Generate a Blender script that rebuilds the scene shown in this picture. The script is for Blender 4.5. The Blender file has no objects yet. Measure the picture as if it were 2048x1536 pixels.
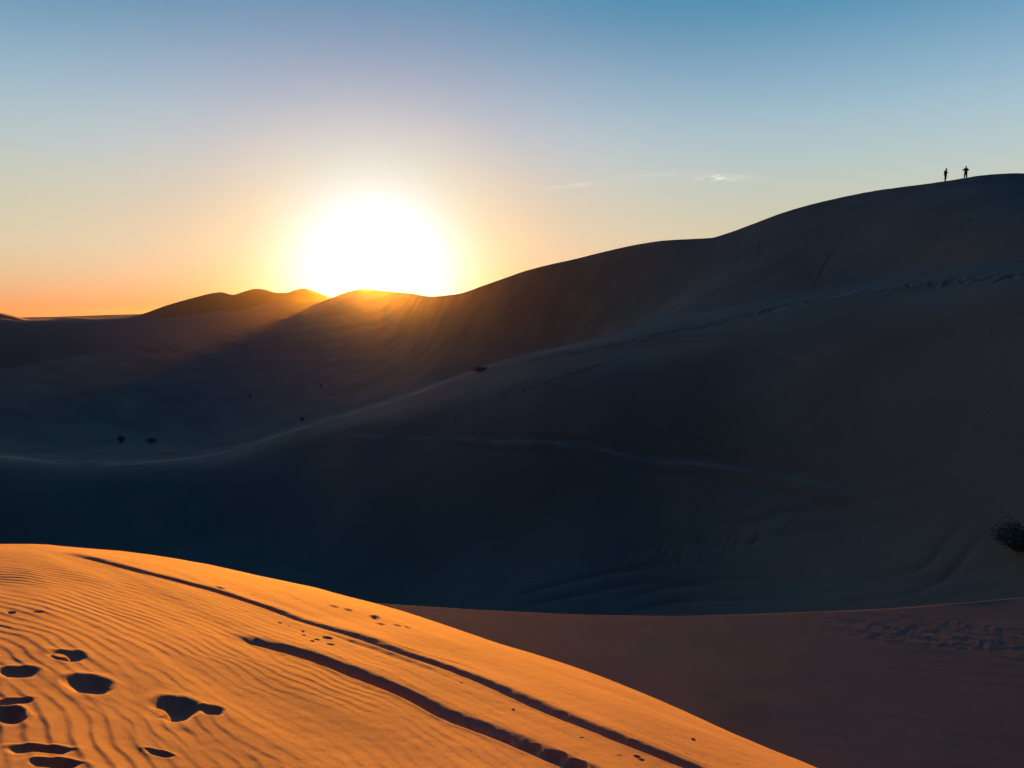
import bpy, bmesh, math, random
import numpy as np
from mathutils import Vector, Matrix

# ------------------------------------------------------------------ camera
S = bpy.context.scene
COL = S.collection
R = math.radians
EYE = 26.0                     # height of the lens above the lowest basin
FPX = 1500.0                   # focal length in pixels of the 2048 px wide photo
PITCH = R(5.07)
SUN_AZ, SUN_EL = R(-10.25), R(2.74)

cam = bpy.data.objects.new('camera', bpy.data.cameras.new('camera'))
COL.objects.link(cam)
S.camera = cam
cam.location = (0, 0, EYE)
cam.rotation_euler = (math.pi / 2 - PITCH, 0, 0)
cam.data.sensor_width = 36
cam.data.lens = 36 * FPX / 2048
cam.data.clip_start = 0.05
cam.data.clip_end = 120000

# ------------------------------------------------------------------ sky
SUNV = Vector((math.sin(SUN_AZ) * math.cos(SUN_EL), math.cos(SUN_AZ) * math.cos(SUN_EL), math.sin(SUN_EL)))
w = bpy.data.worlds.new('World')
S.world = w
w.use_nodes = True
nt = w.node_tree
N, L = nt.nodes, nt.links
bg = N['Background']


def mth(op, a, b=None, c=None, clamp=False):
    n = N.new('ShaderNodeMath')
    n.operation = op
    n.use_clamp = clamp
    for i, v in enumerate((a, b, c)):
        if v is None:
            continue
        if isinstance(v, (int, float)):
            n.inputs[i].default_value = v
        else:
            L.new(v, n.inputs[i])
    return n.outputs[0]


def vmix(kind, fac, a, b):
    n = N.new('ShaderNodeMix')
    n.data_type = 'RGBA'
    n.blend_type = kind
    for s, v in ((n.inputs[0], fac), (n.inputs[6], a), (n.inputs[7], b)):
        if isinstance(v, (int, float)):
            s.default_value = v
        elif isinstance(v, tuple):
            s.default_value = (*v, 1)
        else:
            L.new(v, s)
    n.clamp_result = False
    return n.outputs[2]


sky = N.new('ShaderNodeTexSky')
sky.sky_type = 'NISHITA'
sky.sun_disc = False
sky.sun_elevation = SUN_EL
sky.sun_rotation = SUN_AZ
sky.air_density = 1.0
sky.dust_density = 0.05
sky.ozone_density = 4.0
tc = N.new('ShaderNodeTexCoord')
sep = N.new('ShaderNodeSeparateXYZ')
L.new(tc.outputs['Generated'], sep.inputs[0])
dx, dy, dz = sep.outputs
el = mth('ARCSINE', mth('MAXIMUM', dz, 0.0))
dot = N.new('ShaderNodeVectorMath')
dot.operation = 'DOT_PRODUCT'
L.new(tc.outputs['Generated'], dot.inputs[0])
dot.inputs[1].default_value = SUNV
ang = mth('ARCCOSINE', mth('MINIMUM', dot.outputs['Value'], 0.999999))


def gauss(x, s, p=2.0):
    return mth('EXPONENT', mth('MULTIPLY', mth('POWER', mth('ABSOLUTE', mth('DIVIDE', x, s)), p), -1.0))


def add_glow(col, mask, rgb):
    return vmix('ADD', 1.0, col, vmix('MULTIPLY', 1.0, mask_rgb(mask), rgb))


def mask_rgb(m):
    c = N.new('ShaderNodeCombineColor')
    for i in range(3):
        L.new(m, c.inputs[i])
    return c.outputs[0]


col = sky.outputs[0]
# unseen sky dimmed and blued to shape the shade; then dusty horizon and aureole
front = mth('MULTIPLY_ADD', mth('COSINE', ang), 0.5, 0.5)
col = vmix('MULTIPLY', 1.0, col, mask_rgb(mth('MULTIPLY_ADD', gauss(el, R(34), 2.0), 0.0, 1.0)))
col = vmix('MULTIPLY', 1.0, col, mask_rgb(mth('MULTIPLY_ADD', mth('POWER', front, 3.0), 0.9, 0.10)))
col = vmix('MIX', mth('SUBTRACT', 1.0, gauss(el, R(38), 3.0)), col, vmix('MULTIPLY', 1.0, col, (0.04, 1.3, 3.0)))
mr_ = N.new('ShaderNodeMapRange')
mr_.interpolation_type = 'SMOOTHSTEP'
L.new(ang, mr_.inputs[0])
for i_, v_ in ((1, R(45)), (2, R(72)), (3, 1.0), (4, 0.05)):
    mr_.inputs[i_].default_value = v_
frp = mr_.outputs[0]


def ramp(x, span, stops):
    """radiance by angle: x in radians over span degrees, stops = (degrees, r, g, b)"""
    r_ = N.new('ShaderNodeValToRGB')
    r_.color_ramp.interpolation = 'B_SPLINE'
    L.new(mth('DIVIDE', x, R(span)), r_.inputs[0])
    el_ = r_.color_ramp.elements
    while len(el_) < len(stops):
        el_.new(0.5)
    for e_, st_ in zip(el_, stops):
        e_.position = min(1.0, st_[0] / span)
    for k_, st_ in enumerate(stops):
        el_[k_].color = (*[v_ / 20 for v_ in st_[1:]], 1)
    return vmix('MULTIPLY', 1.0, r_.outputs[0], (20.0, 20.0, 20.0))


TINT = (1.0, 1.0, 1.0)
col = vmix('MULTIPLY', 1.0, col, mask_rgb(mth('MULTIPLY_ADD', mth('MULTIPLY', gauss(ang, R(62), 4), gauss(el, R(36), 4)), -0.9, 1.0)))
col = vmix('MULTIPLY', 1.0, col, TINT)
#GLOW
EL_STOPS = [(0, 3.140, 0.749, 0.143), (2, 2.926, 1.645, 0.802), (4.5, 2.653, 2.173, 1.362), (7.5, 2.277, 2.126, 1.462), (11, 1.802, 2.104, 1.958), (15, 1.180, 1.737, 2.024), (20, 0.355, 0.952, 1.324), (25, 0.000, 0.716, 1.013), (31, 0.000, 0.475, 0.683), (38, 0.000, 0.229, 0.333), (45, 0.000, 0.000, 0.000)]
ANG_STOPS = [(0, 0.3, 1.025, 5.233), (4, 0.7, 1.537, 3.57), (7, 0.418, 0.896, 0.803), (10, 1.027, 0.395, 0.05), (14, 0.548, 0.062, 0), (19, 0.343, 0.122, 0.084), (26, 0.052, 0, 0), (34, 0.002, 0.001, 0.002), (45, 0, 0.001, 0.003)]
#ENDGLOW
col = vmix('ADD', 1.0, col, vmix('MULTIPLY', 1.0, ramp(el, 45.0, EL_STOPS), mask_rgb(frp)))
col = vmix('ADD', 1.0, col, ramp(ang, 45.0, ANG_STOPS))
# two thin wisps of high cloud
az = mth('ARCTAN2', dx, dy)
ns = N.new('ShaderNodeTexNoise')
ns.inputs['Scale'].default_value = 1.0
ns.inputs['Detail'].default_value = 6.0
cmb = N.new('ShaderNodeCombineXYZ')
L.new(mth('MULTIPLY', az, 70.0), cmb.inputs[0])
L.new(mth('MULTIPLY_ADD', az, -60.0, mth('MULTIPLY', el, 420.0)), cmb.inputs[1])
L.new(cmb.outputs[0], ns.inputs['Vector'])
nf = mth('MULTIPLY', mth('SUBTRACT', ns.outputs[0], 0.42), 4.0, clamp=True)


def wisp(az0, el0, wa, we, tilt):
    a = mth('SUBTRACT', az, az0)
    e = mth('SUBTRACT', mth('SUBTRACT', el, el0), mth('MULTIPLY', a, tilt))
    q = mth('ADD', mth('POWER', mth('ABSOLUTE', mth('DIVIDE', a, wa)), 2.0), mth('POWER', mth('ABSOLUTE', mth('DIVIDE', e, we)), 2.0))
    return mth('EXPONENT', mth('MULTIPLY', q, -1.0))


cl = mth('ADD', mth('MULTIPLY', wisp(0.268, 0.1735, 0.028, 0.0036, -0.06), 1.0),
         mth('ADD', mth('MULTIPLY', wisp(0.083, 0.170, 0.036, 0.0022, 0.10), 0.55), mth('MULTIPLY', wisp(0.19, 0.181, 0.05, 0.003, 0.02), 0.25)))
col = add_glow(col, mth('MULTIPLY', cl, nf), (1.7, 1.3, 0.95))
L.new(col, bg.inputs[0])
bg.inputs[1].default_value = 0.05

# ------------------------------------------------------------------ sun
sun = bpy.data.objects.new('sun', bpy.data.lights.new('sun', 'SUN'))
COL.objects.link(sun)
sun.data.energy = 2.9
sun.data.angle = R(0.6)
sun.data.color = (1.0, 0.325, 0.015)
sun.rotation_euler = (-SUNV).to_track_quat('-Z', 'Y').to_euler()

S.view_settings.view_transform = 'Standard'
S.view_settings.look = 'None'
S.view_settings.gamma = 1.0
S.view_settings.exposure = 2.35
S.cycles.use_denoising = True
S.cycles.max_bounces = 6
S.cycles.volume_bounces = 1
S.cycles.sample_clamp_indirect = 10

# ------------------------------------------------------------------ materials
def sand_material(name, base, var, grain_scale=900.0, grain=0.25, patch=0.6, bump_d=0.0015, ripple=None):
    m = bpy.data.materials.new(name)
    m.use_nodes = True
    n, l = m.node_tree.nodes, m.node_tree.links
    p = n['Principled BSDF']
    p.inputs['Roughness'].default_value = 0.92
    p.inputs['Specular IOR Level'].default_value = 0.15
    geo = n.new('ShaderNodeNewGeometry')

    def noise(sc, det=4.0, vec=None):
        t = n.new('ShaderNodeTexNoise')
        t.inputs['Scale'].default_value = sc
        t.inputs['Detail'].default_value = det
        l.new(vec or geo.outputs['Position'], t.inputs['Vector'])
        return t.outputs[0]
    big = noise(patch, 5)
    ramp = n.new('ShaderNodeValToRGB')
    ramp.color_ramp.elements[0].position = 0.3
    ramp.color_ramp.elements[1].position = 0.7
    ramp.color_ramp.elements[0].color = (*[c * (1 - var) for c in base], 1)
    ramp.color_ramp.elements[1].color = (*[c * (1 + var) for c in base], 1)
    l.new(big, ramp.inputs[0])
    g = noise(grain_scale, 2)
    mr = n.new('ShaderNodeMapRange')
    mr.inputs[1].default_value = 0.3
    mr.inputs[2].default_value = 0.7
    mr.inputs[3].default_value = 1 - grain
    mr.inputs[4].default_value = 1 + grain
    l.new(g, mr.inputs[0])
    mx = n.new('ShaderNodeVectorMath')
    mx.operation = 'SCALE'
    l.new(ramp.outputs[0], mx.inputs[0])
    l.new(mr.outputs[0], mx.inputs['Scale'])
    # paler trail sand, and sky light on the ridge crest painted into the colour
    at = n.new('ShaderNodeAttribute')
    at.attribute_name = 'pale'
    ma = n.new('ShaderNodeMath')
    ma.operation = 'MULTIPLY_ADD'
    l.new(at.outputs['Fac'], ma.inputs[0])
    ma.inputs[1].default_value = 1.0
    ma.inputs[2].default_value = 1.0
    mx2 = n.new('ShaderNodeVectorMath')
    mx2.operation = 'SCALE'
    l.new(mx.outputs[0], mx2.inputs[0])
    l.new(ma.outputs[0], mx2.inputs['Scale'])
    l.new(mx2.outputs[0], p.inputs['Base Color'])
    b = n.new('ShaderNodeBump')
    b.inputs['Strength'].default_value = 0.6
    b.inputs['Distance'].default_value = bump_d
    l.new(g, b.inputs['Height'])
    last = b
    if ripple:
        sc, dist, dirv = ripple
        # wind ripples too fine for the mesh on the farther dunes
        mp = n.new('ShaderNodeMapping')
        mp.inputs['Rotation'].default_value = (0, 0, dirv)
        l.new(geo.outputs['Position'], mp.inputs['Vector'])
        wv = n.new('ShaderNodeTexWave')
        wv.inputs['Scale'].default_value = sc
        wv.inputs['Distortion'].default_value = 7
        wv.inputs['Detail'].default_value = 2
        wv.inputs['Detail Scale'].default_value = 0.5
        l.new(mp.outputs[0], wv.inputs['Vector'])
        b2 = n.new('ShaderNodeBump')
        b2.inputs['Strength'].default_value = 0.5
        b2.inputs['Distance'].default_value = dist
        l.new(wv.outputs['Fac'], b2.inputs['Height'])
        l.new(b.outputs[0], b2.inputs['Normal'])
        last = b2
    l.new(last.outputs[0], p.inputs['Normal'])
    return m


def plain_material(name, base, rough=0.8, var=0.2, scale=30.0, spec=0.05):
    m = bpy.data.materials.new(name)
    m.use_nodes = True
    n, l = m.node_tree.nodes, m.node_tree.links
    p = n['Principled BSDF']
    p.inputs['Roughness'].default_value = rough
    p.inputs['Specular IOR Level'].default_value = spec
    t = n.new('ShaderNodeTexNoise')
    t.inputs['Scale'].default_value = scale
    r = n.new('ShaderNodeValToRGB')
    r.color_ramp.elements[0].color = (*[c * (1 - var) for c in base], 1)
    r.color_ramp.elements[1].color = (*[min(1, c * (1 + var)) for c in base], 1)
    l.new(t.outputs[0], r.inputs[0])
    l.new(r.outputs[0], p.inputs['Base Color'])
    return m


SAND = (0.33, 0.230, 0.132)
M_NEAR = sand_material('near sand', SAND, 0.09, 230, 0.30, 0.9, 0.003)
M_MID = sand_material('dune sand', SAND, 0.18, 14, 0.14, 0.09, 0.03, (0.9, 0.010, 1.75))
M_FAR = sand_material('distant sand', SAND, 0.12, 0.6, 0.05, 0.012, 0.3)

# ------------------------------------------------------------------ numeric helpers
def hash2(ix, iy, seed):
    ix = ix.astype(np.int64)
    iy = iy.astype(np.int64)
    h = (ix * 374761393 + iy * 668265263 + seed * 974634777) & 0xFFFFFFFF
    h = ((h ^ (h >> 13)) * 1274126177) & 0xFFFFFFFF
    h = (h ^ (h >> 16)) & 0xFFFFFFFF
    return h / 4294967295.0


def vnoise(x, y, seed=0):
    fx, fy = np.floor(x), np.floor(y)
    u, v = x - fx, y - fy
    u = u * u * u * (u * (u * 6 - 15) + 10)
    v = v * v * v * (v * (v * 6 - 15) + 10)
    a = hash2(fx, fy, seed)
    b = hash2(fx + 1, fy, seed)
    c = hash2(fx, fy + 1, seed)
    d = hash2(fx + 1, fy + 1, seed)
    return (a + (b - a) * u) * (1 - v) + (c + (d - c) * u) * v - 0.5


def fbm(x, y, seed=0, octv=4):
    s, amp = 0.0, 1.0
    for k in range(octv):
        s = s + amp * vnoise(x * 2 ** k + 17.3 * k, y * 2 ** k - 9.1 * k, seed + k)
        amp *= 0.5
    return s


def sstep(a, b, x):
    t = np.clip((x - a) / (b - a), 0, 1)
    return t * t * (3 - 2 * t)


def pix(px, py):
    """pixel of the 2048x1536 photo -> azimuth, tangent of elevation"""
    X = (np.asarray(px, float) - 1024) / FPX
    Y = -(np.asarray(py, float) - 768) / FPX
    dy_ = math.cos(PITCH) + Y * math.sin(PITCH)
    dz_ = -math.sin(PITCH) + Y * math.cos(PITCH)
    return np.arctan2(X, dy_), dz_ / np.hypot(X, dy_)


def pchip1(x, y, xq):
    x, y, xq = np.asarray(x, float), np.asarray(y, float), np.asarray(xq, float)
    h = np.diff(x)
    d = np.diff(y) / h
    m = np.zeros_like(y)
    same = d[:-1] * d[1:] > 0
    w1 = 2 * h[1:] + h[:-1]
    w2 = h[1:] + 2 * h[:-1]
    with np.errstate(divide='ignore', invalid='ignore'):
        hm = (w1 + w2) / (w1 / d[:-1] + w2 / d[1:])
    m[1:-1] = np.where(same, hm, 0)
    m[0], m[-1] = d[0], d[-1]
    xq = np.clip(xq, x[0], x[-1])
    i = np.clip(np.searchsorted(x, xq) - 1, 0, len(x) - 2)
    s = (xq - x[i]) / h[i]
    return ((1 + 2 * s) * (1 - s) ** 2 * y[i] + s * (1 - s) ** 2 * h[i] * m[i]
            + s * s * (3 - 2 * s) * y[i + 1] + s * s * (s - 1) * h[i] * m[i + 1])


# azimuth columns all round the compass, dense where the lens looks
AZ_D = R(38)
dense = np.linspace(-AZ_D, AZ_D, 1301)
side = AZ_D + (math.pi - AZ_D) * np.linspace(0, 1, 61)[1:] ** 1.3
AZ = np.concatenate([-side[::-1], dense, side])
NC = len(AZ)


def layer(pts):
    """curve of (px, py, r): returns t(az), log r(az) for every column"""
    p = np.array(pts, float)
    a, t = pix(p[:, 0], p[:, 1])
    lr = np.log(p[:, 2])
    o = np.argsort(a)
    a, t, lr = a[o], t[o], lr[o]
    tt, ll = pchip1(a, t, AZ), pchip1(a, lr, AZ)
    # behind the camera both ends meet
    for arr in (tt, ll):
        mid = 0.5 * (arr[0] + arr[-1])
        k = sstep(R(60), R(180), np.abs(AZ))
        arr[:] = arr * (1 - k) + mid * k
    return tt, ll


# ------------------------------------------------------------------ the lie of the land
# each crest line: where the photo shows it and how far off it stands (metres)
PN = [(-500, 1600, 3.01), (0, 1545, 3.1), (500, 1545, 3.2), (1000, 1560, 3.29), (1400, 1640, 3.33), (1640, 1740, 3.23), (2048, 1980, 2.74), (2400, 2100, 2.45)]
PA = [(-500, 1100, 11), (-250, 1092, 10), (0, 1088, 9.2), (100, 1091, 9.0), (200, 1099, 9.0), (300, 1110, 9.0), (400, 1126, 9.0), (500, 1147, 9.0), (600, 1169, 8.9), (700, 1195, 8.8),
      (760, 1211, 8.6), (880, 1248, 8.3), (1000, 1288, 7.9), (1120, 1328, 7.5), (1250, 1376, 7.0), (1350, 1417, 6.7), (1450, 1460, 6.3), (1550, 1502, 5.9),
      (1640, 1538, 5.6), (1800, 1615, 5.1), (2048, 1740, 4.4), (2400, 1900, 3.8)]
PB = [(-500, 1290, 12.56), (0, 1275, 11.71), (400, 1290, 11.24), (760, 1330, 10.86), (1000, 1380, 10.48), (1250, 1440, 10.15), (1450, 1505, 9.48), (1640, 1565, 8.94), (1850, 1585, 8.7), (2048, 1600, 8.52), (2400, 1640, 8.35)]
PC = [(-500, 1240, 22.55), (0, 1225, 20.53), (400, 1203, 17.5), (600, 1203, 16.83), (740, 1206, 16.49), (850, 1213, 16.49), (1000, 1222, 16.49), (1150, 1229, 16.49), (1300, 1232, 16.6), (1450, 1230, 17.4), (1600, 1225, 18.49), (1750, 1219, 18.64), (1900, 1208, 19.38), (2048, 1195, 19.89), (2400, 1160, 21.63)]
PE = [(-500, 1150, 74), (0, 1130, 72), (400, 1165, 64), (740, 1235, 52), (1000, 1262, 46), (1300, 1275, 43), (1600, 1262, 40), (1900, 1245, 37), (2048, 1235, 36), (2400, 1200, 34)]
PS = [(-500, 884, 96), (-250, 898, 92.5), (0, 916, 90.5), (200, 931, 91), (400, 919, 91), (500, 899, 90), (600, 872, 90), (700, 846, 88), (800, 820, 86.5), (900, 790, 84), (1000, 762, 82), (1100, 741, 79), (1200, 724, 77), (1300, 708, 76), (1400, 692, 74), (1550, 665, 71), (1700, 632, 68), (1850, 606, 64), (2048, 580, 59), (2400, 550, 53)]
PG = [(-500, 872, 108), (-250, 888, 103), (0, 905, 98), (100, 916, 96), (200, 920, 95), (300, 917, 96), (400, 905, 97), (500, 882, 98), (600, 852, 99), (700, 822, 100), (800, 791, 100), (900, 756, 100),
      (1000, 722, 99), (1100, 697, 98), (1200, 677, 97), (1300, 652, 95), (1400, 632, 93), (1550, 600, 89), (1700, 571, 84), (1850, 551, 77), (2048, 531, 69), (2400, 500, 62)]
PH = [(-500, 900, 125), (0, 950, 118), (400, 960, 120), (800, 860, 128), (1000, 780, 130), (1150, 715, 126), (1250, 672, 117), (1350, 642, 106), (1500, 608, 98), (1700, 566, 90), (1850, 544, 83), (2048, 520, 75), (2400, 485, 67)]
PI = [(-500, 880, 187), (0, 912, 187), (400, 900, 192), (700, 835, 186), (900, 765, 178.7), (1000, 728, 168), (1150, 690, 150), (1250, 655, 133), (1350, 610, 122), (1500, 550, 112), (1700, 505, 102), (1850, 475, 93), (2048, 450, 84), (2400, 420, 76)]
PK = [(-500, 815, 235), (-200, 772, 262), (0, 740, 282), (100, 722, 296), (200, 704, 312), (300, 688, 330), (380, 676, 346), (450, 664, 365), (520, 652, 388), (570, 637, 408), (600, 624, 420), (630, 610, 434), (660, 597, 446),
      (685, 587, 455), (705, 581, 458), (725, 578, 458), (760, 581, 440), (800, 585, 385), (825, 587, 345), (845, 591, 305), (865, 593, 275), (890, 591, 250), (915, 588, 234), (970, 570, 212), (1010, 556, 202), (1050, 542, 193), (1100, 529, 184),
      (1150, 518, 176), (1210, 503, 168), (1280, 488, 158), (1330, 481, 152), (1380, 478, 147), (1420, 476, 143), (1450, 468, 141), (1500, 450, 139), (1570, 424, 136), (1650, 402, 133), (1760, 380, 128), (1850, 368, 124), (1900, 361, 122),
      (1935, 355, 121), (1970, 350, 120), (2010, 347, 119), (2048, 347, 118), (2120, 350, 116), (2400, 380, 110)]
PM = [(-500, 650, 700), (-100, 640, 680), (0, 638, 660), (60, 645, 640), (130, 643, 630), (180, 642, 620), (236, 641, 625), (300, 638, 635), (369, 632, 650), (410, 625, 660), (441, 621, 665), (475, 622, 668), (510, 612, 672), (547, 603, 676), (575, 603, 678), (600, 607, 678), (630, 603, 678), (660, 607, 678), (760, 604, 678), (900, 612, 721), (2400, 640, 721)]
PF = [(-500, 648, 1134), (-100, 628, 1050), (0, 628, 1050), (20, 632, 1050), (60, 641, 1050), (110, 640, 1050), (135, 637, 1050), (160, 637, 1050), (190, 638, 1050), (240, 637, 1050), (262, 634, 1040), (285, 628, 1030), (330, 612, 1008), (370, 600, 987), (400, 592, 966), (425, 586, 966), (442, 584, 966), (465, 589, 966), (490, 582, 966), (513, 577, 966), (530, 579, 966), (552, 586, 966), (575, 587, 966), (592, 582, 966), (606, 580, 966), (625, 585, 966), (645, 593, 966), (670, 600, 966), (760, 596, 966), (900, 605, 966), (1100, 620, 1050), (2400, 640, 1134)]
PZ = [(-500, 633, 2970), (0, 635, 2970), (90, 634, 2970), (180, 631, 2904), (240, 629, 2871), (290, 628, 2805), (500, 632, 2970), (2400, 633, 2970)]


def between(a, b, f, dip):
    """hidden hollow between two crest lines"""
    (ta, la), (tb, lb) = a, b
    return np.minimum(ta, tb) - dip, la + (lb - la) * f


nA, nB, nC, nE, nS, nG, nH, nI, nK, nM, nF, nZ = [layer(p) for p in (PA, PB, PC, PE, PS, PG, PH, PI, PK, PM, PF, PZ)]
nP = layer(PN)
one = np.ones(NC)
right = sstep(R(5), R(30), AZ)
g05 = (-(1.62 + 0 * right) / 0.5, math.log(0.5) * one)
g10 = (-(1.63 + 0.03 * right) / 1.0, math.log(1.0) * one)
g20 = (-(1.70 + 0.18 * right) / 2.0, math.log(2.0) * one)
nB = (-0.012 + 0.5 * (nB[0] + 0.012 + nA[0] - np.sqrt((nB[0] + 0.012 - nA[0]) ** 2 + 0.0009)), nB[1])
# the hollow and the slope beyond it lie on one gently rising plane that the low sun only grazes
PLANE_Z, PLANE_B = -4.85, 0.0475
on_plane = lambda t_: np.log(np.clip(PLANE_Z / np.minimum(t_ - PLANE_B * np.cos(AZ), -0.2), 5, 25))
nC = (nC[0], on_plane(nC[0]))
nB = (nB[0], on_plane(nB[0]))
nD = (np.minimum(nC[0], nE[0]) - 0.14, 0.45 * nC[1] + 0.55 * nE[1])
# the strip of plain between the near hills and the far ones
nK2 = between(nK, nM, 0.60, 0.010 * sstep(R(-22), R(-12), AZ) + 0.022)
nM2 = between(nM, nF, 0.86, 0.012)
nF2 = between(nF, nZ, 0.8, 0.008)
nEnd = (np.full(NC, -0.004), math.log(8000.0) * one)
NODES = [g05, g10, g20, nP, nA, nB, nC, nD, nE, nS, nG, nH, nI, nK, nK2, nM, nM2, nF, nF2, nZ, nEnd]
NT = np.array([n[0] * one for n in NODES])
NL = np.array([n[1] * one for n in NODES])
# no node may come nearer than the one before it
for i in range(1, len(NL)):
    NL[i] = np.maximum(NL[i], NL[i - 1] + 0.03)
hh = np.diff(NL, axis=0)
dd = np.diff(NT, axis=0) / hh
MM = np.zeros_like(NT)
w1, w2 = 2 * hh[1:] + hh[:-1], hh[1:] + 2 * hh[:-1]
with np.errstate(divide='ignore', invalid='ignore'):
    hm = (w1 + w2) / (w1 / dd[:-1] + w2 / dd[1:])
MM[1:-1] = np.where(dd[:-1] * dd[1:] > 0, hm, 0)
MM[0], MM[-1] = dd[0], dd[-1]


ME = MM.copy()          # slope with which a segment arrives at its far node: dune brinks are sharp
for k_, q_ in ((13, 0.9), (15, 0.9), (17, 0.9), (19, 0.9)):
    wgt = np.clip((NT[k_] - NT[k_ + 1]) / 0.004, 0, 1)
    ME[k_] = np.maximum(ME[k_], q_ * dd[k_ - 1] * wgt)


MM[5] = -PLANE_Z / np.exp(NL[5])
ME[6] = -PLANE_Z / np.exp(NL[6])
MM[3] = 1.8 * dd[3]        # the near dune is a dome: flat underfoot, steepening to its crest


def eval_seg(i, s):
    """segment i, fractions s -> t, log r arrays [len(s), NC]"""
    s = np.asarray(s)[:, None]
    t = ((1 + 2 * s) * (1 - s) ** 2 * NT[i] + s * (1 - s) ** 2 * hh[i] * MM[i]
         + s * s * (3 - 2 * s) * NT[i + 1] + s * s * (s - 1) * hh[i] * ME[i + 1])
    return t, NL[i] + s * hh[i]


def strip(first, last, counts):
    T, LR, SG = [], [], []
    for k, i in enumerate(range(first, last)):
        c = counts[k]
        s = np.linspace(0, 1, c + 1)
        if i + 1 in (6, 13):        # a sharp brink needs a tight row on either side
            s = np.sort(np.append(s, 0.9985))
        if i in (6, 13):
            s = np.sort(np.append(s, 0.0015))
        if k < last - first - 1:
            s = s[:-1]
        t, lr = eval_seg(i, s)
        T.append(t)
        LR.append(lr)
        SG.append(np.full(len(s), i))
    T, LR = np.concatenate(T), np.concatenate(LR)
    r = np.exp(LR)
    return r * np.sin(AZ), r * np.cos(AZ), r * T, r, np.concatenate(SG)


def on_ground(px, py, seg0, seg1, lift=0.0):
    """where the sight line through a photo pixel meets the land between two nodes"""
    a, t = pix(px, py)
    c = int(np.argmin(np.abs(AZ - a)))
    best = None
    for i in range(seg0, seg1):
        s = np.linspace(0, 1, 400)
        st = s[:, None][:, 0]
        tt = ((1 + 2 * st) * (1 - st) ** 2 * NT[i, c] + st * (1 - st) ** 2 * hh[i, c] * MM[i, c]
              + st * st * (3 - 2 * st) * NT[i + 1, c] + st * st * (st - 1) * hh[i, c] * ME[i + 1, c])
        k = np.nonzero(tt >= t)[0]
        if len(k):
            lr = NL[i, c] + s[k[0]] * hh[i, c]
            best = math.exp(lr)
            break
    if best is None:
        best = math.exp(NL[seg1, c])
        t = NT[seg1, c]
    return np.array([best * math.sin(a), best * math.cos(a), best * float(t) + EYE + lift])


def curve_xy(pts, seg0, seg1, sub=8):
    P = np.array([on_ground(x, y, seg0, seg1)[:2] for x, y in pts])
    Q = np.vstack([2 * P[0] - P[1], P, 2 * P[-1] - P[-2]])
    out = []
    for i in range(1, len(Q) - 2):
        for k in range(sub):
            t = k / sub
            out.append(0.5 * (2 * Q[i] + (Q[i + 1] - Q[i - 1]) * t + (2 * Q[i - 1] - 5 * Q[i] + 4 * Q[i + 1] - Q[i + 2]) * t * t
                              + (3 * Q[i] - Q[i - 1] - 3 * Q[i + 1] + Q[i + 2]) * t ** 3))
    out.append(P[-1])
    return np.array(out)


def dist_curve(x, y, C, reach):
    """signed distance to a polyline (+ on the far side) and arc length; nan-free, large where far off"""
    D = np.full(x.shape, 1e3)
    SGN = np.ones(x.shape)
    U = np.zeros(x.shape)
    acc = 0.0
    for i in range(len(C) - 1):
        a, b = C[i], C[i + 1]
        ab = b - a
        ln = math.hypot(*ab) + 1e-9
        lo, hi = np.minimum(a, b) - reach, np.maximum(a, b) + reach
        m = (x > lo[0]) & (x < hi[0]) & (y > lo[1]) & (y < hi[1])
        idx = np.nonzero(m)
        if len(idx[0]):
            xx, yy = x[idx] - a[0], y[idx] - a[1]
            t = np.clip((xx * ab[0] + yy * ab[1]) / ln ** 2, 0, 1)
            ex, ey = xx - t * ab[0], yy - t * ab[1]
            d = np.hypot(ex, ey)
            sg = np.sign(ab[0] * ey - ab[1] * ex)
            better = d < D[idx]
            sub = tuple(j[better] for j in idx)
            D[sub] = d[better]
            SGN[sub] = sg[better]
            U[sub] = acc + t[better] * ln
        acc += ln
    return D * SGN, U, acc


def make_mesh(name, X, Y, Z, mat, pale=None):
    nr, nc = X.shape
    co = np.empty((nr * nc, 3), np.float32)
    co[:, 0], co[:, 1], co[:, 2] = X.ravel(), Y.ravel(), Z.ravel() + EYE
    i = np.arange(nr - 1)[:, None] * nc + np.arange(nc - 1)[None, :]
    f = np.stack([i, i + 1, i + nc + 1, i + nc], -1).reshape(-1, 4).astype(np.int32)
    me = bpy.data.meshes.new(name)
    me.vertices.add(len(co))
    me.vertices.foreach_set('co', co.ravel())
    me.loops.add(f.size)
    me.loops.foreach_set('vertex_index', f.ravel())
    me.polygons.add(len(f))
    me.polygons.foreach_set('loop_start', np.arange(0, f.size, 4, dtype=np.int32))
    me.update(calc_edges=True)
    me.shade_smooth()
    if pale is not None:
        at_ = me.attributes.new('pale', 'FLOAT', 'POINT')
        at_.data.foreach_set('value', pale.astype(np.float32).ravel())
    me.materials.append(mat)
    o = bpy.data.objects.new(name, me)
    COL.objects.link(o)
    o['kind'] = 'structure'
    return o


# ------------------------------------------------------------------ foreground dune
X, Y, Z, RR, SG = strip(0, 7, [6, 6, 60, 700, 60, 240, 40])
row_A = int(np.nonzero(SG == 4)[0][0])
lit = (SG <= 3)[:, None]
Z0 = Z.copy()
# soft swells
Z += 0.05 * fbm(X * 0.35, Y * 0.35, 3, 3) * sstep(2.5, 6, RR) * np.where(SG <= 3, 1.0, 0.0)[:, None]
Z += 0.006 * fbm(X * 1.6, Y * 1.6, 5, 3) * (SG <= 3)[:, None]
Z += 0.0016 * fbm(X * 14, Y * 14, 6, 3) * (SG <= 3)[:, None]
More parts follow.
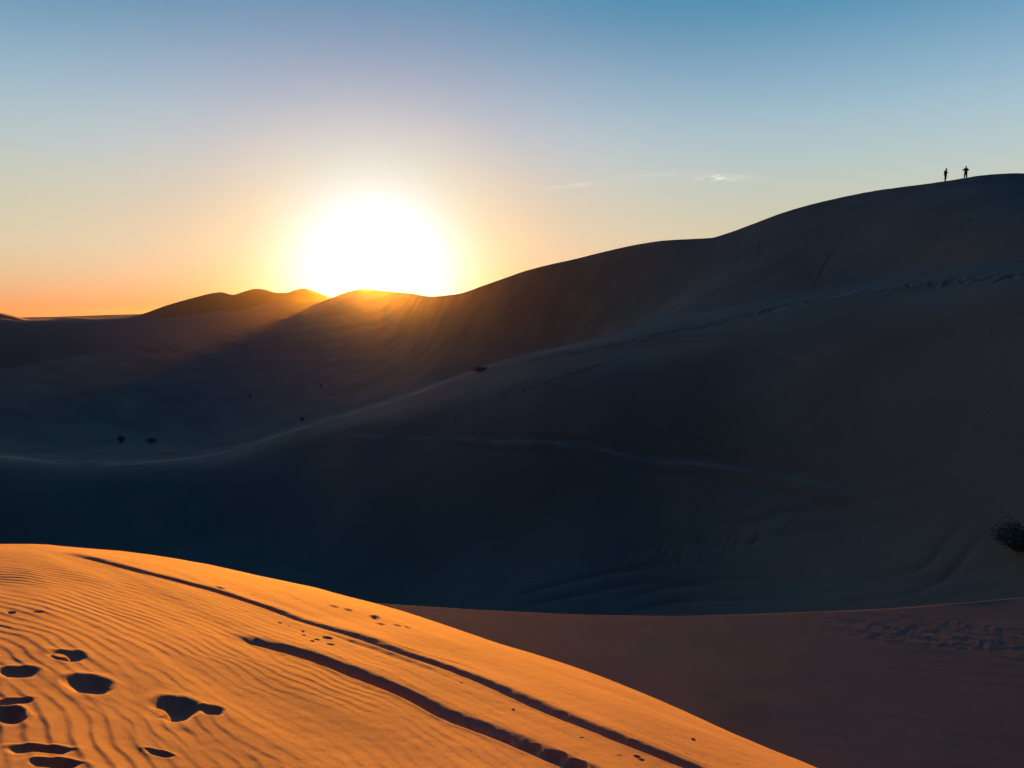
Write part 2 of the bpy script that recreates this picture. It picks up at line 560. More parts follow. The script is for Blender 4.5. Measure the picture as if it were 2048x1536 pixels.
# wind ripples: arcs round a point behind the left shoulder
wx = X + 0.13 * fbm(X * 0.8, Y * 0.8, 11, 3)
wy = Y + 0.13 * fbm(X * 0.8 + 31, Y * 0.8, 12, 3)
cxr, cyr = -3.95, 0.0
rad = np.hypot(wx - cxr, wy - cyr)
jit = 0.045 * fbm(X * 3.1, Y * 3.1, 21, 3) + 0.02 * fbm(X * 7.5, Y * 7.5, 22, 2)
ph = 2 * math.pi * (rad + jit) / (0.080 + 0.002 * vnoise(X * .5, Y * .5, 9))
rip = (0.5 + 0.5 * np.sin(ph + 0.55 * np.sin(ph))) ** 1.2
rad2 = np.hypot(wx + 4.5, wy - 0.3) + 0.03 * fbm(X * 5, Y * 5, 25, 2)
ph3 = 2 * math.pi * rad2 / 0.082
mixr = sstep(-0.12, 0.12, fbm(X * 0.75, Y * 0.75, 27, 3))
rip = rip * mixr + (0.5 + 0.5 * np.sin(ph3 + 0.5 * np.sin(ph3))) ** 1.2 * (1 - mixr)
# strong at the left foot, faint along the crest
upc = np.exp(-((np.arctan2(X, Y) - R(-40)) / R(30)) ** 2)
ampn = 0.65 + 0.9 * vnoise(X * 1.1, Y * 1.1, 33) + 0.6 * vnoise(X * 4.5, Y * 4.5, 34)
fade = 1 - sstep(4.2, 8.0, RR + 0.9 * (X + 3.5))
amp = (0.0060 * fade + 0.0009) * np.clip(ampn, 0.15, 1.3)
amp = np.where(lit, amp, 0.0)
# ripples of the shaded slope: finer, straighter
ph2 = 2 * math.pi * (Y * 0.97 + X * 0.12 + 0.25 * fbm(X * 0.5, Y * 0.5, 41, 3)) / 0.22
sg_row = SG[:, None]
shade = (sg_row == 5) | (sg_row == 4)
rip2 = 0.5 + 0.5 * np.sin(ph2 + 0.4 * np.sin(ph2))
DZ = amp * rip + np.where(shade, 0.00022 * rip2 * sstep(1.0, 3.5, X) * np.clip(0.6 + 1.4 * vnoise(X * .3, Y * .3, 8), 0.1, 1) * (1 - sstep(11, 13.5, RR)), 0)
DZ = DZ + np.where(shade, 0.0008 * fbm(X * 0.7, Y * 0.7, 61, 3), 0)
# long low wind streaks running with the ruts
st = (X * 0.80 + Y * -0.60)
sn = (X * 0.60 + Y * 0.80)
DZ = DZ + np.where(lit, 0.012 * fbm(st * 0.35, sn * 2.6, 71, 3), 0)

# ruts
rutU = curve_xy([(90, 1101), (150, 1109), (220, 1124), (280, 1140), (360, 1160), (440, 1181), (520, 1207), (600, 1238), (700, 1270), (800, 1306), (900, 1343), (1000, 1384), (1100, 1428), (1200, 1468), (1300, 1506), (1400, 1545), (1500, 1590)], 3, 4)
rutL = curve_xy([(380, 1248), (440, 1264), (510, 1284), (600, 1312), (700, 1350), (800, 1392), (850, 1416), (900, 1440), (960, 1462), (1010, 1482), (1060, 1502), (1130, 1532), (1200, 1562)], 3, 4)


def rut(C, wid, depth, ramp_in, tread, seed, strength=None):
    global DZ
    d, u, tot = dist_curve(X, Y, C, 0.5)
    f = sstep(0, ramp_in, u)
    if strength is not None:
        f = f * np.interp(u / tot, [q[0] for q in strength], [q[1] for q in strength])
    wl = wid * (1 + 0.35 * vnoise(u * 1.3, u * 0 + seed, seed))
    d = d + 0.02 * vnoise(u * 2.5, u * 0, seed + 3) + 0.008 * vnoise(X * 14, Y * 14, seed + 8)
    # steep bank on the near side, long soft shoulder on the far one
    far = 1 - sstep(0.1 * wl, 2.5 * wl, d)
    near = sstep(-0.85 * wl, -0.45 * wl, d)
    prof = far * near
    tr = 0.5 + 0.5 * np.sin(2 * math.pi * (u + 0.35 * d) / 0.17 + 2.0 * vnoise(u * 2, d * 8, seed + 5) + 2.5 * vnoise(X * 9, Y * 9, seed + 6))
    bumpy = tread(u / tot)
    rim = np.exp(-((d + 0.95 * wl) / (0.30 * wl)) ** 2) * 0.04 + np.exp(-((d - 3.4 * wl) / (0.9 * wl)) ** 2) * 0.05
    hit = np.abs(d) < 0.48
    DZ = np.where(hit, DZ * (1 - 0.8 * prof * f) - depth * f * (prof * (1 - 0.10 * bumpy * tr - 0.10 * bumpy * vnoise(X * 22, Y * 22, seed + 9)) - rim), DZ)


rut(rutU, 0.058, 0.060, 0.35, lambda v: sstep(0.42, 0.55, v), 101, [(0, 0.12), (0.06, 0.4), (0.14, 1), (0.25, 1), (0.36, 0.85), (0.44, 0.62), (0.55, 0.7), (0.66, 0.95), (0.8, 1.1), (1, 1.1)])
rut(rutL, 0.060, 0.060, 0.45, lambda v: 1.1 * sstep(0.52, 0.62, v), 131, [(0, 0.0), (0.08, 0.22), (0.17, 0.7), (0.27, 1.0), (0.5, 1), (0.62, 0.95), (0.8, 0.8), (1, 0.8)])
# the second thin wheel line beside the upper rut
rutT = curve_xy([(590, 1246), (680, 1275), (760, 1304), (840, 1336), (900, 1362), (960, 1388)], 3, 4)
rut(rutT, 0.030, 0.016, 0.5, lambda v: 0.8 + 0 * v, 151, [(0, .6), (.5, 1), (1, 0.0)])
rutV = curve_xy([(760, 1280), (840, 1306), (920, 1330), (1000, 1362)], 3, 4)
rut(rutV, 0.022, 0.012, 0.3, lambda v: 0 * v, 157, [(0, .3), (.5, 1), (1, 0.0)])


def dent(px, py, wpx, hpx, depth, rot=0.0, rimh=0.25, bite=None, power=2.6, sharp=1.0):
    """a footprint: size given as it measures on the photo, laid on the ground"""
    global DZ
    c = on_ground(px, py, 3, 4)
    r = math.hypot(c[0], c[1])
    q = on_ground(px, py - hpx / 2, 3, 4)
    q2 = on_ground(px, py + hpx / 2, 3, 4)
    wpx, depth = wpx * 0.62, depth * 0.66
    ly = 0.62 * max(0.02, abs(math.hypot(*q[:2]) - math.hypot(*q2[:2])) / 2)
    lx = wpx / 2 / FPX * math.sqrt(r * r + (c[2] - EYE) ** 2)
    rad_ = c[:2] / r
    tan_ = np.array([rad_[1], -rad_[0]])
    xx, yy = X - c[0], Y - c[1]
    reach = 3.2 * max(lx, ly)
    idx = np.nonzero((np.abs(xx) < reach) & (np.abs(yy) < reach) & lit)
    xx, yy = xx[idx], yy[idx]
    u, v = xx * tan_[0] + yy * tan_[1], xx * rad_[0] + yy * rad_[1]
    u, v = u * math.cos(rot) + v * math.sin(rot), -u * math.sin(rot) + v * math.cos(rot)
    wob = 1 + 0.13 * fbm(xx * 0.9 / lx, yy * 0.9 / ly, int(px + py), 4)
    e = ((np.abs(u / lx) ** power + np.abs(v / ly) ** power) ** (1 / power)) / wob
    fs = 0.5 + 0.5 * np.tanh(2.5 * v / ly)
    bowl = 1 - sstep(0.35 - 0.15 * fs, 1.14 + 0.45 * fs, e)
    if bite:
        bu, bv, br = bite
        bowl = bowl * sstep(0.5 * br, br, np.hypot(u / lx - bu, v / ly - bv))
    rim = np.exp(-((e - 1.45) / 0.34) ** 2) * rimh * 0.6 * (0.6 + 0.4 * np.clip(v / ly, -1, 1)) * (0.7 + 0.8 * np.clip(vnoise(xx * 9, yy * 9, 7) + .5, 0, 1))
    sl = DZ[idx]
    DZ[idx] = np.minimum(sl * (1 - bowl) - depth * bowl, np.where(sl < -0.02, sl, 1.0)) + depth * rim * (sl > -0.02)


dent(178, 1376, 92, 50, 0.055, 0.15, 0.30)
dent(345, 1425, 104, 66, 0.060, -0.25, 0.30, bite=(-0.62, -0.45, 0.75))
dent(425, 1428, 62, 26, 0.016, 0.2, 0.2)
dent(38, 1352, 74, 30, 0.034, 0.1, 0.3)
dent(135, 1318, 74, 30, 0.032, 0.1, 0.30, bite=(-0.45, 0.1, 0.7))
dent(18, 1440, 60, 44, 0.050, 0.3, 0.3)
dent(25, 1412, 90, 18, 0.018, 0.3, 0.2)
dent(78, 1508, 120, 26, 0.030, -0.1, 0.35, bite=(0.0, -0.9, 1.0))
dent(110, 1534, 90, 30, 0.040, -0.1, 0.25)
dent(318, 1512, 60, 16, 0.014, -0.35, 0.5)
dent(-60, 1380, 90, 50, 0.05, 0.1, 0.3)
dent(-150, 1440, 90, 50, 0.05, 0.1, 0.3)
# a line of small prints along the top of the dune
for px_, py_, w_, h_, d_ in [(505, 1186, 18, 4, .010), (545, 1190, 17, 4, .008), (590, 1197, 24, 5, .014), (622, 1204, 14, 4, .010), (668, 1214, 28, 6, .020), (697, 1221, 24, 6, .020),
                             (750, 1236, 30, 11, .035), (762, 1248, 26, 6, .016), (795, 1252, 26, 5, .009), (815, 1256, 22, 4, .007), (655, 1276, 26, 7, .022), (661, 1289, 24, 6, .010), (440, 1172, 26, 6, .014),
                             (1388, 1481, 12, 5, .018), (1345, 1488, 8, 4, .012), (1375, 1508, 22, 4, .010), (1405, 1516, 20, 4, .010), (1440, 1522, 22, 4, .010), (1478, 1528, 20, 4, .010), (1275, 1514, 18, 8, .018), (1283, 1520, 18, 6, .016),
                             (1240, 1512, 16, 4, .008), (75, 1224, 22, 5, .010), (22, 1226, 18, 8, .014)]:
    dent(px_, py_, w_, h_, d_, 0.0, 0.15, None, 2.0)
# round hollows that follow the lower rut
rnd_ = random.Random(12)
for _ in range(11):
    u_ = rnd_.random()
    px_ = 520 + 900 * u_ + rnd_.gauss(0, 30)
    py_ = np.interp(px_, [520, 700, 850, 1000, 1200, 1420], [1235, 1300, 1352, 1410, 1490, 1560]) + rnd_.gauss(0, 9)
    dent(px_, py_, rnd_.uniform(7, 16), rnd_.uniform(3, 6), rnd_.uniform(.004, .010), 0.0, 0.5, None, 2.0)
for px_, py_, w_, h_ in [(962, 1459, 44, 17), (1008, 1476, 46, 17), (1058, 1495, 56, 20), (1108, 1513, 60, 20), (1150, 1530, 60, 20)]:
    dent(px_, py_, w_, h_ * 1.15, 0.062, -0.15, 0.05)


def prints_band(C, X, Y, DZ, wid, depth, size, seed, fadein=2.0):
    """trodden band: many small overlapping hollows along a line"""
    d, u, tot = dist_curve(X, Y, C, wid * 2.2)
    k = np.exp(-(d / wid) ** 2) * sstep(0, fadein, u)
    n = vnoise(X / size, Y / size, seed) + 0.6 * vnoise(X / size * 2.1, Y / size * 2.1, seed + 1)
    return DZ - k * depth * np.clip(n + 0.1, -0.25, 0.6)


b1 = curve_xy([(1560, 1240), (1700, 1255), (1850, 1274), (2048, 1302), (2200, 1330)], 5, 6)
b2 = curve_xy([(1700, 1228), (1850, 1243), (2048, 1268), (2200, 1290)], 5, 6)
DZ = prints_band(b1, X, Y, DZ, 0.30, 0.0017, 0.10, 81)
DZ = prints_band(b2, X, Y, DZ, 0.14, 0.0014, 0.09, 83)
ground = make_mesh('ground', X, Y, Z + DZ, M_NEAR)

# ------------------------------------------------------------------ the great dunes across the basin
X, Y, Z, RR, SG = strip(7, 14, [30, 180, 70, 30, 40, 220, 40])
sg_row = SG[:, None]
keep = 1 - np.exp(-((RR - np.exp(NL[13])) / (0.03 * np.exp(NL[13]))) ** 2)
DZ = 0.35 * fbm(X * 0.045, Y * 0.045, 201, 4) * sstep(30, 60, RR) * keep
DZ = DZ + 0.03 * fbm(X * 0.9, Y * 0.9, 207, 3) * (1 - sstep(120, 260, RR))
DZ = DZ + 0.0025 * RR * fbm(X * 0.02, Y * 0.012, 231, 3) * sstep(130, 260, RR) * keep * sstep(R(2), R(-12), AZ)[None, :]


def track(pts, s0, s1, wid, depth, kind='prints', size=0.5, seed=1):
    global DZ
    C = curve_xy(pts, s0, s1, 6)
    if kind == 'prints':
        DZ = prints_band(C, X, Y, DZ, wid, depth * 0.7, size, seed, 6.0)
    else:
        d, u, tot = dist_curve(X, Y, C, wid * 4)
        f = sstep(0, 4, u) * sstep(0, 4, tot - u)
        for off in (-0.75, 0.75):
            q = (d - off) / wid
            DZ = DZ - f * depth * np.exp(-q * q)


# footprints up the middle ridge, wheel tracks over the basin and the slope
track([(780, 870), (880, 830), (980, 800), (1080, 768), (1180, 735), (1260, 712)], 8, 10, 0.9, 0.30, 'prints', 0.45, 301)
track([(640, 868), (760, 862), (860, 848), (960, 820)], 8, 10, 1.1, 0.22, 'prints', 0.5, 303)
track([(1000, 735), (1150, 705), (1300, 672), (1450, 640), (1600, 605), (1750, 578), (2048, 545)], 8, 10, 1.6, 0.35, 'prints', 0.6, 305)
track([(1240, 690), (1400, 676), (1550, 690), (1660, 725)], 8, 10, 0.30, 0.14, 'wheel')
track([(900, 878), (1050, 890), (1200, 906), (1400, 932), (1600, 970), (1800, 1010)], 8, 10, 0.35, 0.18, 'wheel')
track([(1230, 1222), (1330, 1195), (1450, 1182), (1600, 1185), (1750, 1180), (1860, 1150), (1930, 1080), (2000, 1000)], 8, 10, 0.30, 0.14, 'wheel')
track([(1000, 1215), (1150, 1180), (1330, 1150), (1500, 1165), (1640, 1170)], 8, 10, 0.3, 0.10, 'wheel')
track([(1500, 1222), (1650, 1205), (1800, 1190), (2048, 1150)], 8, 10, 0.35, 0.14, 'wheel')
track([(1350, 1060), (1480, 1070), (1600, 1045), (1750, 1025), (1900, 1000)], 8, 10, 0.3, 0.10, 'wheel')
track([(1150, 1130), (1300, 1110), (1450, 1090), (1560, 1050)], 8, 10, 1.2, 0.18, 'prints', 0.5, 311)
track([(1820, 520), (1850, 480), (1900, 455), (1960, 435)], 10, 13, 0.7, 0.22, 'prints', 0.4, 313)
track([(1560, 540), (1700, 520), (1850, 505), (2048, 480)], 11, 13, 0.6, 0.12, 'prints', 0.5, 315)
# the pale spur that climbs from the middle ridge toward the skyline
sp = curve_xy([(1240, 668), (1320, 640), (1400, 606), (1500, 556), (1600, 506), (1680, 472), (1740, 450)], 11, 13, 6)
d, u, tot = dist_curve(X, Y, sp, 26)
DZ = DZ + 1.3 * np.exp(-(d / 10.0) ** 2) * sstep(0, 14, u) * sstep(0, 22, tot - u) * keep
PALE = np.zeros_like(X)  # lightened tracks, plus the crest's catch of sky light put into the colour
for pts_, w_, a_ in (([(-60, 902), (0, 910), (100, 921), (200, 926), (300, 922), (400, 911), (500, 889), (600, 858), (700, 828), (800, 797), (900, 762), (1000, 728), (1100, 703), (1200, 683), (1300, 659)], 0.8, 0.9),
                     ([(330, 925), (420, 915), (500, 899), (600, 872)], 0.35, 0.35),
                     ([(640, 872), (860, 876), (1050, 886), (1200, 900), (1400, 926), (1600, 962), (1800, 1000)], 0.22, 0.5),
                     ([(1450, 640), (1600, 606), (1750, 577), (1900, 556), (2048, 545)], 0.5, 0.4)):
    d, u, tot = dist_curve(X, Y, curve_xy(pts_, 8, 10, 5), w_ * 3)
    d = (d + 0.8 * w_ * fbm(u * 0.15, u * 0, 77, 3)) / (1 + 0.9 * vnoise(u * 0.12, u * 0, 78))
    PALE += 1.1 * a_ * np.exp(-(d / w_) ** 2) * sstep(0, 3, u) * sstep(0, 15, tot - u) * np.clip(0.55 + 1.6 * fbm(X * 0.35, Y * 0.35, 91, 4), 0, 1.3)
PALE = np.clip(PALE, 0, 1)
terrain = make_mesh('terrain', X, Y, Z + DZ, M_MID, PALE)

# ------------------------------------------------------------------ hills out to the horizon
X, Y, Z, RR, SG = strip(14, 20, [40, 90, 40, 90, 30, 60])
nearcrest = 0
for k in (15, 17, 19):
    nearcrest = np.maximum(nearcrest, np.exp(-((RR - np.exp(NL[k])) / (0.05 * np.exp(NL[k]))) ** 2))
DZ = 0.006 * RR * fbm(X / 230, Y / 150, 401, 4) * (1 - 0.85 * nearcrest) * (1 - sstep(1700, 2800, RR))
hills = make_mesh('hills', X, Y, Z + DZ, M_FAR)

# ------------------------------------------------------------------ people and shrubs
def tag(o, label, cat, group=None):
    o['label'] = label
    o['category'] = cat
    if group:
        o['group'] = group
    return o


def empty(name, loc, rz=0.0):
    o = bpy.data.objects.new(name, None)
    COL.objects.link(o)
    o.location = loc
    o.rotation_euler = (0, 0, rz)
    o.empty_display_size = 0.2
    return o


def skin(name, verts, edges, radii, mat, parent, sub=2):
    """one continuous skinned surface grown over a skeleton"""
    me = bpy.data.meshes.new(name + '_bones')
    me.from_pydata(verts, edges, [])
    tmp = bpy.data.objects.new(name + '_bones', me)
    COL.objects.link(tmp)
    md = tmp.modifiers.new('skin', 'SKIN')
    md.use_smooth_shade = True
    for v, r in zip(me.skin_vertices[0].data, radii):
        v.radius = (r, r) if isinstance(r, float) else r
        v.use_root = False
    me.skin_vertices[0].data[0].use_root = True
    sb = tmp.modifiers.new('sub', 'SUBSURF')
    sb.levels = sb.render_levels = sub
    dg = bpy.context.evaluated_depsgraph_get()
    out = bpy.data.meshes.new_from_object(tmp.evaluated_get(dg))
    out.name = name
    bpy.data.objects.remove(tmp)
    bpy.data.meshes.remove(me)
    out.materials.clear()
    out.materials.append(mat)
    for p_ in out.polygons:
        p_.use_smooth = True
    o = bpy.data.objects.new(name, out)
    COL.objects.link(o)
    o.parent = parent
    return o


def ellipsoid(name, c, r, mat, parent, rot=(0, 0, 0), cut=None, seg=16):
    bm = bmesh.new()
    bmesh.ops.create_uvsphere(bm, u_segments=seg, v_segments=10, radius=1.0)
    if cut:
        bmesh.ops.bisect_plane(bm, geom=bm.verts[:] + bm.edges[:] + bm.faces[:], plane_co=cut[0], plane_no=cut[1], clear_outer=True)
    me = bpy.data.meshes.new(name)
    M = Matrix.Translation(c) @ Matrix.Rotation(rot[1], 4, 'Y') @ Matrix.Rotation(rot[0], 4, 'X') @ Matrix.Diagonal((*r, 1))
    bmesh.ops.transform(bm, matrix=M, verts=bm.verts)
    for f_ in bm.faces:
        f_.smooth = True
    bm.to_mesh(me)
    bm.free()
    me.materials.append(mat)
    o = bpy.data.objects.new(name, me)
    COL.objects.link(o)
    o.parent = parent
    return o


M_SKIN = plain_material('skin', (0.06, 0.035, 0.025), 0.6, 0.05)
M_HAIR = plain_material('dark hair', (0.015, 0.011, 0.009), 0.6, 0.2)
M_JACK = plain_material('navy cloth', (0.002, 0.0025, 0.004), 0.9, 0.2)
M_JACK2 = plain_material('charcoal cloth', (0.003, 0.003, 0.0035), 0.9, 0.2)
M_TROU = plain_material('black cloth', (0.002, 0.002, 0.003), 0.9, 0.2)
M_SHOE = plain_material('dark shoe leather', (0.02, 0.016, 0.013), 0.7, 0.2)
M_GLASS = plain_material('phone casing', (0.012, 0.012, 0.014), 0.25, 0.1)


def V(*a):
    return Vector(a)


def hand(vs, es, rs, wrist_i, wrist, dirv, palmn, sidev, curl=0.5):
    """palm, four unequal fingers and a thumb growing from the side of the palm"""
    d, n, sd = dirv.normalized(), palmn.normalized(), sidev.normalized()
    pc = wrist + d * 0.05
    vs.append(pc)
    rs.append((0.036, 0.018))
    es.append((wrist_i, len(vs) - 1))
    pi_ = len(vs) - 1
    for k, ln in enumerate((0.070, 0.078, 0.073, 0.058)):
        off = sd * (0.027 - 0.018 * k)
        a0 = pc + d * 0.045 + off
        a1 = a0 + (d * math.cos(curl * .5) + n * math.sin(curl * .5)) * ln * .5
        a2 = a1 + (d * math.cos(curl * 1.4) + n * math.sin(curl * 1.4)) * ln * .45
        for q, (p_, r_) in enumerate(((a0, .0095), (a1, .0085), (a2, .007))):
            vs.append(p_)
            rs.append(r_)
            es.append((pi_ if q == 0 else len(vs) - 2, len(vs) - 1))
    t1 = wrist + d * 0.045 + sd * 0.042 + n * .008
    t2 = t1 + (d * .7 + sd * .35 + n * .5).normalized() * .034
    for q, (p_, r_) in enumerate(((t1, .0105), (t2, .009))):
        vs.append(p_)
        rs.append(r_)
        es.append((pi_ if q == 0 else len(vs) - 2, len(vs) - 1))


def make_person(name, loc, rz, pose, jacket, height=1.74):
    """local frame: the person faces +Y, left is -X"""
    t = empty(name, loc, rz)
    k = height / 1.74
    t.scale = (k, k, k)
    P = pose
    # body under the clothes: one continuous surface from pelvis to head, arms and legs
    vs = [P['pelvis'], P['waist'], P['chest'], P['neck'], P['head0'], P['head1'], P['head2']]
    rs = [.088, .078, .088, (.064, .064), (.072, .080), (.086, .104), (.060, .070)]
    es = [(0, 1), (1, 2), (2, 3), (3, 4), (4, 5), (5, 6)]
    # nose and ears carry the face
    vs.append(P['head0'] + (P['head1'] - P['head0']) * .4 + P['look'] * .105)
    rs.append(.013)
    es.append((4, len(vs) - 1))
    for s_ in (-1, 1):
        a = P['arm'][s_]
        b0 = len(vs)
        vs += [a[0], a[1], a[2]]
        rs += [.045, .036, .027]
        es += [(2, b0), (b0, b0 + 1), (b0 + 1, b0 + 2)]
        hand(vs, es, rs, b0 + 2, a[2], a[3], a[4], a[5], a[6])
        g = P['leg'][s_]
        b1 = len(vs)
        vs += [g[0], g[1], g[2], g[3]]
        rs += [.070, .046, .034, .030]
        es += [(0, b1), (b1, b1 + 1), (b1 + 1, b1 + 2), (b1 + 2, b1 + 3)]
    skin('body', vs, es, rs, M_SKIN, t, 1)
    # jacket: torso, collar and sleeves
    vs = [P['pelvis'] - V(0, 0, .10), P['waist'], P['chest'], P['chest'] * .35 + P['neck'] * .65]
    rs = [.215, .190, .215, .115]
    es = [(0, 1), (1, 2), (2, 3)]
    for s_ in (-1, 1):
        a = P['arm'][s_]
        b0 = len(vs)
        vs += [a[0], a[1], a[1] + (a[2] - a[1]) * .88]
        rs += [.108, .090, .070]
        es += [(2, b0), (b0, b0 + 1), (b0 + 1, b0 + 2)]
    skin('jacket', vs, es, rs, jacket, t)
    vs = [P['pelvis'] + V(0, 0, .12)]
    rs = [.175]
    es = []
    for s_ in (-1, 1):
        g = P['leg'][s_]
        b0 = len(vs)
        vs += [g[0], g[1], g[1] + (g[2] - g[1]) * .93]
        rs += [.130, .105, .088]
        es += [(0, b0), (b0, b0 + 1), (b0 + 1, b0 + 2)]
    skin('trousers', vs, es, rs, M_TROU, t)
    for s_ in (-1, 1):
        g = P['leg'][s_]
        f_ = (g[3] - g[2])
        f_.z = 0
        f_.normalize()
        c = g[2].copy()
        c.z = .045
        skin('shoe', [c - f_ * .04, c + f_ * .08, c + f_ * .17 - V(0, 0, .012)], [(0, 1), (1, 2)], [(.05, .045), (.048, .040), (.036, .026)], M_SHOE, t)
    h = P['head1']
    o = ellipsoid('hair', h - P['look'] * .022 + V(0, 0, .02), (.106, .124, .128), M_HAIR, t, rot=(P.get('hair_tilt', 0), 0), cut=((0, .42, -.25), (0, .75, -.45)))
    return t


def leg(hip, knee, ankle, toe):
    return [hip, knee, ankle, toe]


# looking down at a phone held in both hands in front of the waist
poseA = dict(pelvis=V(0, 0, .94), waist=V(0, -.01, 1.12), chest=V(0, -.03, 1.33), neck=V(0, .03, 1.49), head0=V(0, .075, 1.54), head1=V(0, .10, 1.62), head2=V(0, .10, 1.68), look=V(0, .86, -.5).normalized(), hair_tilt=-.45,
             arm={-1: [V(-.18, -.03, 1.38), V(-.21, .03, 1.11), V(-.06, .25, 1.17), V(.25, .9, .25), V(.3, -.2, 1), V(0.9, -.3, .1), .7],
                  1: [V(.18, -.03, 1.38), V(.21, .03, 1.11), V(.06, .25, 1.17), V(-.25, .9, .25), V(-.3, -.2, 1), V(-.9, -.3, .1), .7]},
             leg={-1: leg(V(-.09, 0, .86), V(-.10, .05, .48), V(-.09, -.02, .09), V(-.11, .10, .04)),
                  1: leg(V(.09, 0, .86), V(.09, .02, .48), V(.09, -.07, .09), V(.11, .06, .04))})
# both elbows out wide, hands together in front of the chest
poseB = dict(pelvis=V(0, 0, .94), waist=V(0, 0, 1.12), chest=V(0, 0, 1.33), neck=V(0, .01, 1.50), head0=V(0, .03, 1.56), head1=V(0, .035, 1.64), head2=V(0, .03, 1.70), look=V(0, .99, -.1).normalized(),
             arm={-1: [V(-.19, 0, 1.40), V(-.44, .04, 1.20), V(-.20, .22, 1.24), V(.8, .5, .1), V(0, -.9, .1), V(.1, .2, 1), .9],
                  1: [V(.19, 0, 1.40), V(.45, .04, 1.22), V(.20, .22, 1.26), V(-.8, .5, .1), V(0, -.9, .1), V(-.1, .2, 1), .9]},
             leg={-1: leg(V(-.10, 0, .86), V(-.15, .03, .48), V(-.18, -.02, .09), V(-.21, .10, .04)),
                  1: leg(V(.10, 0, .86), V(.14, .03, .48), V(.17, -.02, .09), V(.20, .10, .04))})


def beyond_crest(px, node, extra):
    """a foothold a little beyond a crest line"""
    a, _ = pix(px, 350)
    c = int(np.argmin(np.abs(AZ - a)))
    lr = math.log(math.exp(NL[node, c]) + extra)
    i_ = node if extra > 0 else node - 1
    f_ = (lr - NL[i_, c]) / hh[i_, c]
    t_, l_ = eval_seg(i_, [f_])
    r_ = math.exp(lr)
    return V(r_ * math.sin(a), r_ * math.cos(a), r_ * float(t_[0, c]) + EYE)


locA = beyond_crest(1891, 13, 0.1)
pA = make_person('person', locA - V(0, 0, .03), R(-90), poseA, M_JACK, 1.76)
tag(pA, 'dark-clothed person standing side-on and looking down at a phone held at the waist', 'person', 'people standing on the crest of the high dune')
bm = bmesh.new()
bmesh.ops.create_cube(bm, size=1)
bmesh.ops.scale(bm, vec=(.075, .150, .009), verts=bm.verts)
bmesh.ops.bevel(bm, geom=bm.edges[:], offset=.003, segments=2, affect='EDGES')
me = bpy.data.meshes.new('phone')
bm.to_mesh(me)
bm.free()
me.materials.append(M_GLASS)
ph_ = bpy.data.objects.new('phone', me)
COL.objects.link(ph_)
ph_.matrix_world = Matrix.Translation(locA - V(0, 0, .03)) @ Matrix.Rotation(R(-90), 4, 'Z') @ Matrix.Translation((0, .40, 1.26)) @ Matrix.Rotation(R(35), 4, 'X')
tag(ph_, 'small dark phone held out by the person who looks down', 'phone')
locB = beyond_crest(1931.5, 13, 6.0)
pB = make_person('person', locB, R(4), poseB, M_JACK2, 1.74)
tag(pB, 'dark-clothed person seen from behind on the crest with both elbows held out wide', 'person', 'people standing on the crest of the high dune')


# desert shrubs
M_LEAF = plain_material('dull green scrub leaf', (0.19, 0.18, 0.14), 0.85, 0.35, 8)
M_TWIG = plain_material('dry twig', (0.09, 0.065, 0.045), 0.9, 0.2, 20)


def make_shrub(name, seed, n_stem, spread, tall, leaves):
    rnd = random.Random(seed)
    t = empty(name, (0, 0, 0))
    bs, bl = bmesh.new(), bmesh.new()
    tips = []

    def tube(p, q, r0, r1):
        ax = (q - p).normalized()
        u_ = ax.orthogonal().normalized()
        v_ = ax.cross(u_)
        ra = [bs.verts.new(p + (u_ * math.cos(g) + v_ * math.sin(g)) * r0) for g in (0, 1.57, 3.14, 4.71)]
        rb = [bs.verts.new(q + (u_ * math.cos(g) + v_ * math.sin(g)) * r1) for g in (0, 1.57, 3.14, 4.71)]
        for k in range(4):
            bs.faces.new((ra[k], ra[(k + 1) % 4], rb[(k + 1) % 4], rb[k]))
    for _ in range(n_stem):
        g = rnd.uniform(0, 6.28)
        sp_ = rnd.uniform(.15, 1) * spread
        p = V(0.08 * math.cos(g), 0.08 * math.sin(g), -.05)
        d_ = V(math.cos(g) * sp_, math.sin(g) * sp_, tall * rnd.uniform(.6, 1) * (1.05 - .35 * sp_ / spread))
        r0 = rnd.uniform(.012, .03)
        prev = p
        for q in range(1, 5):
            f_ = q / 4
            nx = p + V(d_.x * f_ ** 1.3, d_.y * f_ ** 1.3, d_.z * f_) + V(rnd.gauss(0, .05), rnd.gauss(0, .05), rnd.gauss(0, .03))
            tube(prev, nx, r0 * (1 - .2 * (q - 1)), r0 * (1 - .2 * q))
            prev = nx
            if q >= 2:
                tips.append(nx)
                for _b in range(2):
                    e = nx + V(rnd.gauss(0, .16), rnd.gauss(0, .16), rnd.uniform(.02, .25))
                    tube(nx, e, r0 * .35, .003)
                    tips.append(e)
    for _ in range(leaves):
        c = rnd.choice(tips) + V(rnd.gauss(0, .09), rnd.gauss(0, .09), rnd.gauss(0, .09))
        if c.z < .03:
            continue
        s_ = rnd.uniform(.02, .045)
        a = V(rnd.gauss(0, 1), rnd.gauss(0, 1), rnd.gauss(0, 1)).normalized()
        b = a.orthogonal().normalized()
        vv = [bl.verts.new(c + x_) for x_ in (a * s_ * 1.6, b * s_ * .6, -a * s_ * 1.6, -b * s_ * .6)]
        bl.faces.new(vv)
    for nm, bm_, mt in (('stems', bs, M_TWIG), ('foliage', bl, M_LEAF)):
        me_ = bpy.data.meshes.new(nm)
        bm_.to_mesh(me_)
        bm_.free()
        me_.materials.append(mt)
        o_ = bpy.data.objects.new(nm, me_)
        COL.objects.link(o_)
        o_.parent = t
    return t


def copy_thing(o):
    c = o.copy()
    COL.objects.link(c)
    for ch in o.children:
        d_ = ch.copy()
        COL.objects.link(d_)
        d_.parent = c
    return c


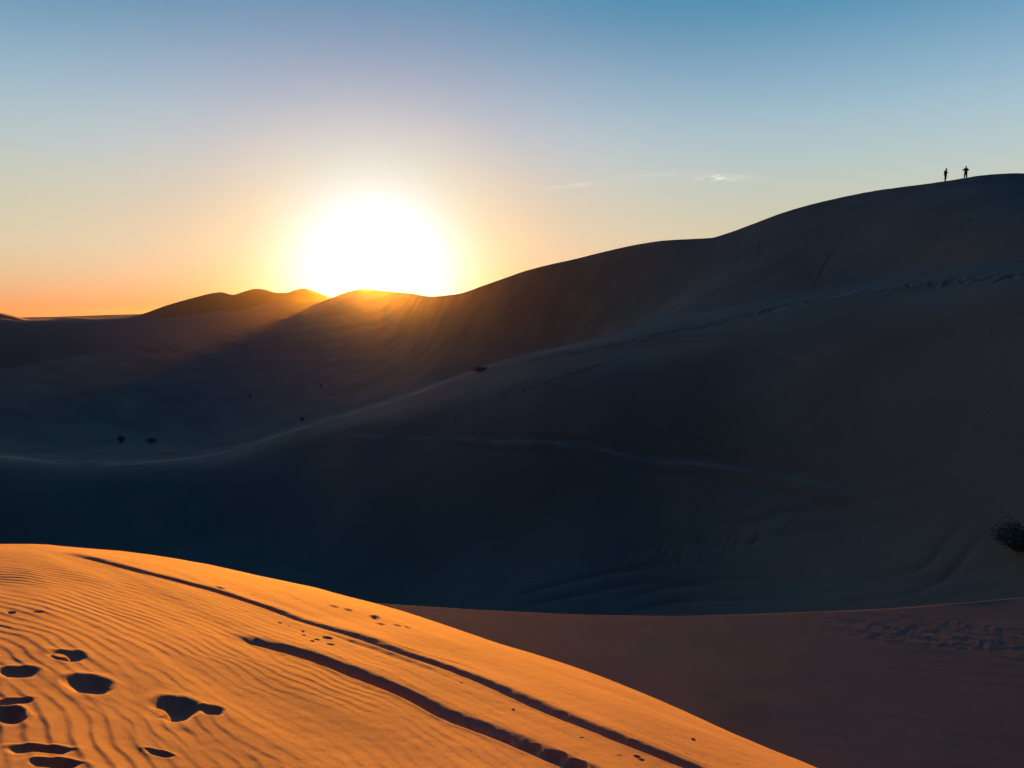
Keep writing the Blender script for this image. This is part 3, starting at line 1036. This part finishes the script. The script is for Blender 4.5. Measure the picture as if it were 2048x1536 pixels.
shrub = make_shrub('desert_shrub', 5, 26, .75, 1.25, 2600)
SHR = [(243, 884, 12, 13, 1.15, 1.25, 'upright dark desert shrub, the left one of the pair on the shaded valley floor'),
       (303, 884, 12, 13, 1.75, 0.85, 'low wide desert shrub, the right one of the pair on the shaded valley floor'),
       (604, 842, 12, 13, 0.75, 0.9, 'small dark shrub just above the pale ridge line that climbs from the left'),
       (962, 744, 9, 10, 1.5, 0.55, 'low spreading shrub on the brow of the middle ridge, right of the sun'),
       (500, 795, 12, 13, 0.9, 0.8, 'faint lone shrub in the dim hollow left of the sun glow'),
       (642, 775, 12, 13, 0.8, 0.8, 'faint lone shrub in the hollow straight below the sun'),
       (2036, 1098, 8, 9, 1.5, 1.0, 'large dark shrub at the right edge on the foot of the great shaded dune')]
for k, (px_, py_, s0, s1, wx_, wz_, lab) in enumerate(SHR):
    o = shrub if k == 0 else copy_thing(shrub)
    g = on_ground(px_, py_, s0, s1)
    o.location = (g[0], g[1], g[2] - .05)
    o.rotation_euler = (0, 0, k * 1.9)
    sz = 1.0 if k < 6 else .9
    o.scale = (wx_ * sz, wx_ * sz, wz_ * sz)
    tag(o, lab, 'shrub', 'desert shrubs scattered over the shaded dunes')

# ------------------------------------------------------------------ the warm dusty air
def add_haze():
    bm = bmesh.new()
    bmesh.ops.create_cube(bm, size=1)
    me = bpy.data.meshes.new('haze')
    bm.to_mesh(me)
    bm.free()
    o = bpy.data.objects.new('haze', me)
    COL.objects.link(o)
    top, bot = EYE + 66.0, -8.0
    bot = min(bot, float(min(o_.bound_box[0][2] for o_ in (ground, terrain, hills))) - 1.0)
    o.scale = (16600, 16600, top - bot)
    o.location = (0, 0, (top + bot) / 2)
    m = bpy.data.materials.new('haze')
    m.use_nodes = True
    n, l = m.node_tree.nodes, m.node_tree.links
    n.clear()
    out = n.new('ShaderNodeOutputMaterial')
    v = n.new('ShaderNodeVolumePrincipled')
    v.inputs['Color'].default_value = (0.92, 0.86, 0.80, 1)
    v.inputs['Density'].default_value = HAZE
    v.inputs['Anisotropy'].default_value = HAZE_G
    l.new(v.outputs[0], out.inputs['Volume'])
    me.materials.append(m)
    o['kind'] = 'stuff'
    o['label'] = 'thin warm haze lying over the dunes'


HAZE, HAZE_G = 0.000016, 0.94
add_haze()
